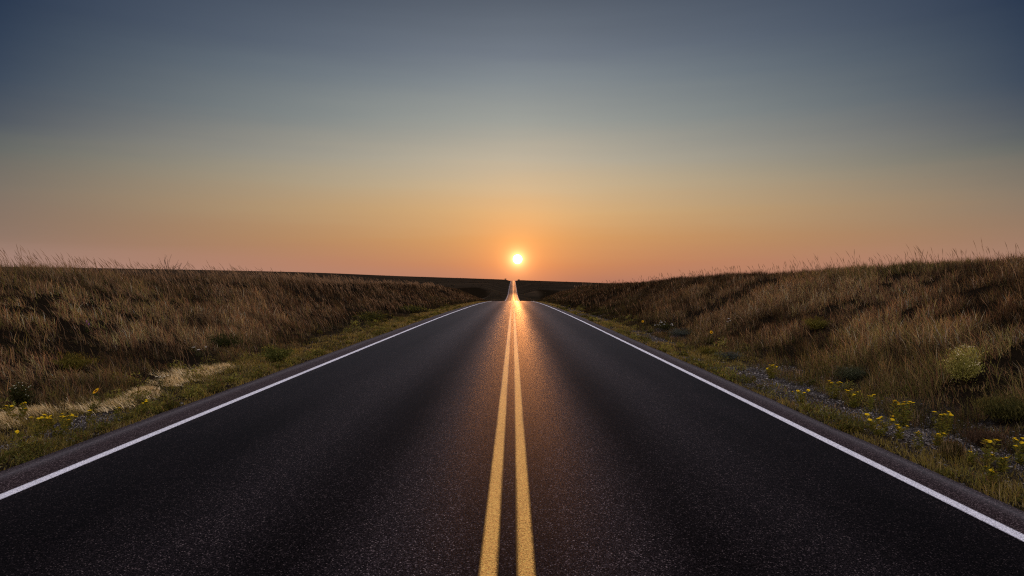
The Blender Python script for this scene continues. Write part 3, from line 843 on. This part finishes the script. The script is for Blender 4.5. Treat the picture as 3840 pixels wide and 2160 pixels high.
def heads_plant(name, px, py, hpx, xs_px, col, R, label, cat='wildflower', flat=True, seed=0):
    """a few bare stems each with its flower head"""
    random.seed(seed); p = hit(px, py); k = p[1] / FPX
    root = empty(name, p); tag(root, label, cat)
    st = MB(); pos = []
    for x, h in xs_px:
        top = (x * k, random.gauss(0, .03), h * k); pos.append(top)
        st.tube(stem_path((x * k * .4, 0, -.02), top, .06, 4), [.003, .003, .0025, .002], jit((.11, .11, .04)), 4)
    link('stems', st.mesh('stems'), M_STEM, root)
    fo = MB()
    for _ in range(60):
        tp = random.choice(pos); t = random.uniform(.05, .6); a = random.uniform(0, 6.28)
        fo.leaf((tp[0] * (.4 + .6 * t), tp[1], tp[2] * t), (math.cos(a), math.sin(a), .5), random.uniform(.03, .07), .012, jit((.07, .08, .025)))
    link('leaves', fo.mesh('leaves'), M_LEAF, root)
    for tp in pos:
        m = MB(); m.dome(tp if flat else (tp[0], tp[1], tp[2] - R * 2.5), (0, 0, 1), R * .9, R * (.3 if flat else 2.5), jit(col, .1), 8)
        for _ in range(9 if flat else 16):
            if flat: q = (tp[0] + random.gauss(0, R * .4), tp[1] + random.gauss(0, R * .4), tp[2] + random.gauss(0, R * .12))
            else: q = (tp[0] + random.gauss(0, R * .2), tp[1] + random.gauss(0, R * .2), tp[2] - random.uniform(0, R * 5))
            m.dome(q, (random.gauss(0, .2), random.gauss(-.3, .2), 1), R * .42, R * .25, jit(col, .12), 6)
        link('flower_head', m.mesh('flower_head'), M_PETAL, root)
heads_plant('white_yarrow', 748, 1340, 40, [(-24, 36), (26, 38), (-4, 28)], (.66, .62, .54), .030, 'few white yarrow heads on the left bank above the dark green clump', seed=1)
heads_plant('white_yarrow', 603, 1450, 40, [(-26, 34), (-14, 37), (0, 36), (14, 38), (24, 40), (6, 31)], (.74, .66, .46), .020, 'row of cream yarrow heads behind the pale feathery grass on the left', seed=2)
heads_plant('purple_spike', 325, 1250, 48, [(0, 48), (5, 38)], (.30, .12, .30), .016, 'purple flower spike in the grass high on the left bank', flat=False, seed=3)
heads_plant('white_thistle', 2735, 1245, 50, [(-3, 50), (-6, 37), (3, 42)], (.55, .52, .5), .030, 'thin stem with three white heads on the right bank above the sunflower', seed=4)
heads_plant('white_yarrow', 3168, 1398, 20, [(0, 18), (6, 16)], (.62, .58, .54), .022, 'single small white head in front of the grey green bushy shrub on the right', seed=5)

def stalk(px, py, hpx, label, lean=0.0, branches=0, thick=2.2, seed=0, head=0, name='dead_stalk', col=(.03, .022, .015)):
    random.seed(seed + 90); p = hit(px, py); k = p[1] / FPX
    H = hpx * k; R = thick * k * .5
    root = empty(name, p); tag(root, label, 'dead plant', 'dark dead stalks on the banks')
    st = MB()
    path = [np.array([lean * H * (t ** 2.2), 0, -.02 + H * t * (1 - .1 * abs(lean) * t)]) for t in np.linspace(0, 1, 6)]
    st.tube(path, [R, R * .95, R * .9, R * .85, R * .7, R * .4], col, 5)
    link('stem', st.mesh('stem'), M_STEM, root)
    if branches:
        br = MB()
        for j in range(branches):
            t = random.uniform(.45, .95); i0 = min(4, int(t * 5)); a = random.choice((-1, 1))
            b = path[i0]; br.tube([b, b + np.array([a * H * .05, 0, H * .08]), b + np.array([a * H * .07, 0, H * random.uniform(.14, .22)])], [R * .5, R * .4, R * .25], col, 4)
        link('branches', br.mesh('branches'), M_STEM, root)
    sd = MB(); nn = 70 if head else 40
    for j in range(nn):
        t = random.uniform(.62 if head else .5, 1.0); kf = min(4.999, t * 5); i0 = int(kf); c = path[i0] + (path[i0 + 1] - path[i0]) * (kf - i0)
        a = random.uniform(0, 6.28); d = path[5] - path[4]; d = d / np.linalg.norm(d)
        sd.leaf(c, (math.cos(a) * .5 + d[0], math.sin(a) * .5, d[2]), H * .06, R * (1.6 if head else 1.1), jit(tuple(x * 1.3 for x in col)))
    link('seed_head', sd.mesh('seed_head'), M_STEM, root)
stalk(1472, 1124, 28, 'taller of two dark dead stalks side by side on the left bank', seed=1)
stalk(1482, 1125, 19, 'shorter of two dark dead stalks side by side on the left bank', seed=2)
stalk(2217, 1168, 42, 'tallest dark dead stalk at the foot of the right bank', seed=3)
stalk(2058, 1134, 24, 'dark dead stalk near the end of the right bank, nearest the road', seed=4)
stalk(2076, 1128, 17, 'short dark dead stalk just right of the one nearest the road on the right bank', seed=5)
stalk(3613, 990, 54, 'upright branching dead stalk on the skyline of the right bank', branches=7, seed=6)
stalk(3660, 990, 56, 'stalk with a heavy seed head drooping to the left on the right bank skyline', lean=-.28, seed=7, head=1)
stalk(3742, 985, 50, 'bare forked stalk on the right bank skyline close to the tangled weed', lean=-.1, branches=4, seed=8, thick=1.8)

def post(px, dist, hgt, label):
    x = (px - VPX) / FPX * dist; z = float(height(x, dist))
    root = empty('fence_post', (x, dist, z)); tag(root, label, 'fence post', 'far fence posts on the ridge')
    m = MB(); m.tube([(0, 0, -.3), (0, 0, hgt * .92)], [.12, .11], (.04, .03, .025), 6)
    link('shaft', m.mesh('shaft'), M_STEEL, root)
    m = MB(); m.dome((0, 0, hgt * .92), (0, 0, 1), .15, hgt * .08, (.04, .03, .025), 6)
    link('cap', m.mesh('cap'), M_STEEL, root)
post(2268, 1300, 2.2, 'left of two far fence posts on the skyline where the right bank begins')
post(2293, 1300, 1.9, 'right of two far fence posts on the skyline where the right bank begins')

# ------------------------------------------------------------------ sky, sun
SUN_AZ = math.atan((1941 - VPX) / FPX); SUN_EL = math.atan((VPY - 972) / FPX)
def lin(c):
    return tuple(((x / 255) / 12.92 if x / 255 <= .04045 else ((x / 255 + .055) / 1.055) ** 2.4) for x in c)

w = bpy.data.worlds.new('World'); sc.world = w; w.use_nodes = True
nt = w.node_tree; nt.nodes.clear(); b = N(nt)
out = nt.nodes.new('ShaderNodeOutputWorld')
tc = b.n('ShaderNodeTexCoord').outputs['Generated']
nrm = b.n('ShaderNodeVectorMath', operation='NORMALIZE'); b.l(tc, nrm.inputs[0]); D = nrm.outputs[0]
sep = b.n('ShaderNodeSeparateXYZ'); b.l(D, sep.inputs[0])
# faint stretched streaks of high haze in the sky
streak = b.noise(b.scale(D, (3.0, 3.0, 38.0)), 1.0, 4, .55)
z = b.math('ADD', sep.outputs[2], b.math('MULTIPLY', b.math('SUBTRACT', streak, .5), .022))
z = b.math('MAXIMUM', z, 0.0)
az = b.math('ABSOLUTE', b.math('SUBTRACT', b.math('ARCTAN2', sep.outputs[0], sep.outputs[1]), b.math('MULTIPLY', b.math('SUBTRACT', 1.0, b.math('DIVIDE', z, .16), clamp=True), math.radians(5))))
t1 = b.math('POWER', b.math('DIVIDE', az, math.radians(40)), 1.35)
t1c = b.math('MINIMUM', t1, 1.0)
ZEN = (.66, .68, .90)  # sky overhead, out of frame, brightened as added fill light
def ext(pa, pb, k):
    """extend the measured side column so that the blend reaches it at 37 degrees"""
    return tuple(max(.002, x + (y - x) / k) for x, y in zip(pa, pb))
AS = [(0.0, (172, 116, 98)), (.03, (184, 123, 90)), (.066, (193, 142, 94)), (.105, (198, 162, 116)), (.143, (190, 171, 139)), (.181, (174, 169, 152)),
      (.235, (144, 152, 149)), (.288, (121, 133, 140)), (.322, (104, 116, 129)), (.386, (81, 92, 106)), (.48, (72, 84, 104))]
BS = [(0.0, (184, 145, 132)), (.030, (166, 130, 116)), (.055, (150, 120, 103)), (.075, (141, 117, 100)), (.115, (127, 115, 102)), (.16, (99, 102, 99)), (.19, (78, 85, 94)),
      (.234, (56, 69, 87)), (.317, (36, 51, 74)), (.45, (40, 54, 80))]
KB = (37 / 40.0) ** 1.35
def at_stop(zq):
    for (z0, c0), (z1, c1) in zip(AS, AS[1:]):
        if z0 <= zq <= z1:
            t_ = (zq - z0) / (z1 - z0); return tuple(x + (y - x) * t_ for x, y in zip(lin(c0), lin(c1)))
A = b.ramp(z, [(q, lin(c)) for q, c in AS] + [(.75, ZEN), (1, ZEN)])
B = b.ramp(z, [(q, ext(at_stop(q), lin(c), KB)) for q, c in BS] + [(.75, ZEN), (1, ZEN)])
sky = b.mix(t1c, A, B)
back = b.ramp(z, [(0, (1.35, 1.03, .80)), (.3, (1.2, 1.0, .88)), (1, ZEN)])  # unseen sky behind the camera, brightened as added fill
tb = b.math('DIVIDE', b.math('SUBTRACT', az, math.radians(55)), math.radians(70), clamp=True)
sky = b.mix(tb, sky, back)
# aureole and disc of the sun
sd = (math.sin(SUN_AZ) * math.cos(SUN_EL), math.cos(SUN_AZ) * math.cos(SUN_EL), math.sin(SUN_EL))
df = b.n('ShaderNodeVectorMath', operation='SUBTRACT'); b.l(D, df.inputs[0]); df.inputs[1].default_value = sd
ln = b.n('ShaderNodeVectorMath', operation='LENGTH'); b.l(df.outputs[0], ln.inputs[0]); ang = ln.outputs['Value']
def glow(width_deg, col):
    e = b.math('POWER', math.e, b.math('MULTIPLY', ang, -1.0 / math.radians(width_deg)))
    o = b.n('ShaderNodeVectorMath', operation='SCALE'); o.inputs[0].default_value = col; b.l(e, o.inputs['Scale'])
    return o.outputs[0]
def addv(a, c):
    o = b.n('ShaderNodeVectorMath', operation='ADD'); b.l(a, o.inputs[0]); b.l(c, o.inputs[1]); return o.outputs[0]
sky = addv(sky, glow(2.3, (.66, .17, .0)))
sky = addv(sky, glow(.40, (3.0, 2.0, .8)))
disc = b.math('DIVIDE', b.math('SUBTRACT', math.radians(.42), ang), math.radians(.12), clamp=True)
o = b.n('ShaderNodeVectorMath', operation='SCALE'); o.inputs[0].default_value = (5, 4.6, 4.2); b.l(disc, o.inputs['Scale'])
sky = addv(sky, o.outputs[0])
bg = b.n('ShaderNodeBackground'); b.l(sky, bg.inputs[0]); bg.inputs[1].default_value = 1.0
nish = b.n('ShaderNodeTexSky'); nish.sky_type = 'NISHITA'; nish.sun_disc = False
nish.sun_elevation = SUN_EL; nish.sun_rotation = SUN_AZ; nish.dust_density = 3; nish.ozone_density = 2
bg2 = b.n('ShaderNodeBackground'); b.l(nish.outputs[0], bg2.inputs[0]); bg2.inputs[1].default_value = 0.008
ad = b.n('ShaderNodeAddShader'); b.l(bg.outputs[0], ad.inputs[0]); b.l(bg2.outputs[0], ad.inputs[1])
b.l(ad.outputs[0], out.inputs[0])
w.cycles.sampling_method = 'MANUAL'; w.cycles.sample_map_resolution = 2048

sun = bpy.data.lights.new('sun', 'SUN'); sun.energy = 1.15; sun.angle = math.radians(.55); sun.color = (1, .35, .085)
so = bpy.data.objects.new('sun', sun); C.objects.link(so)
so.rotation_euler = (math.pi / 2 - SUN_EL, 0, math.pi - SUN_AZ)
so.location = (0, 60, 30)

# ------------------------------------------------------------------ camera
cam = bpy.data.cameras.new('camera'); co = bpy.data.objects.new('camera', cam); C.objects.link(co)
co.location = (0, 0, CAM_H); co.rotation_euler = (math.pi / 2, 0, 0)
cam.sensor_width = 36; cam.lens = 24.0
cam.shift_x = (1920 - VPX) / 3840; cam.shift_y = (VPY - 1080) / 3840
cam.clip_start = .05; cam.clip_end = 6000
sc.camera = co
sc.cycles.use_denoising = False
sc.cycles.filter_width = 1.2
vs = sc.view_settings
vs.view_transform = 'Standard'; vs.look = 'None'; vs.exposure = 0.0; vs.gamma = 1.0
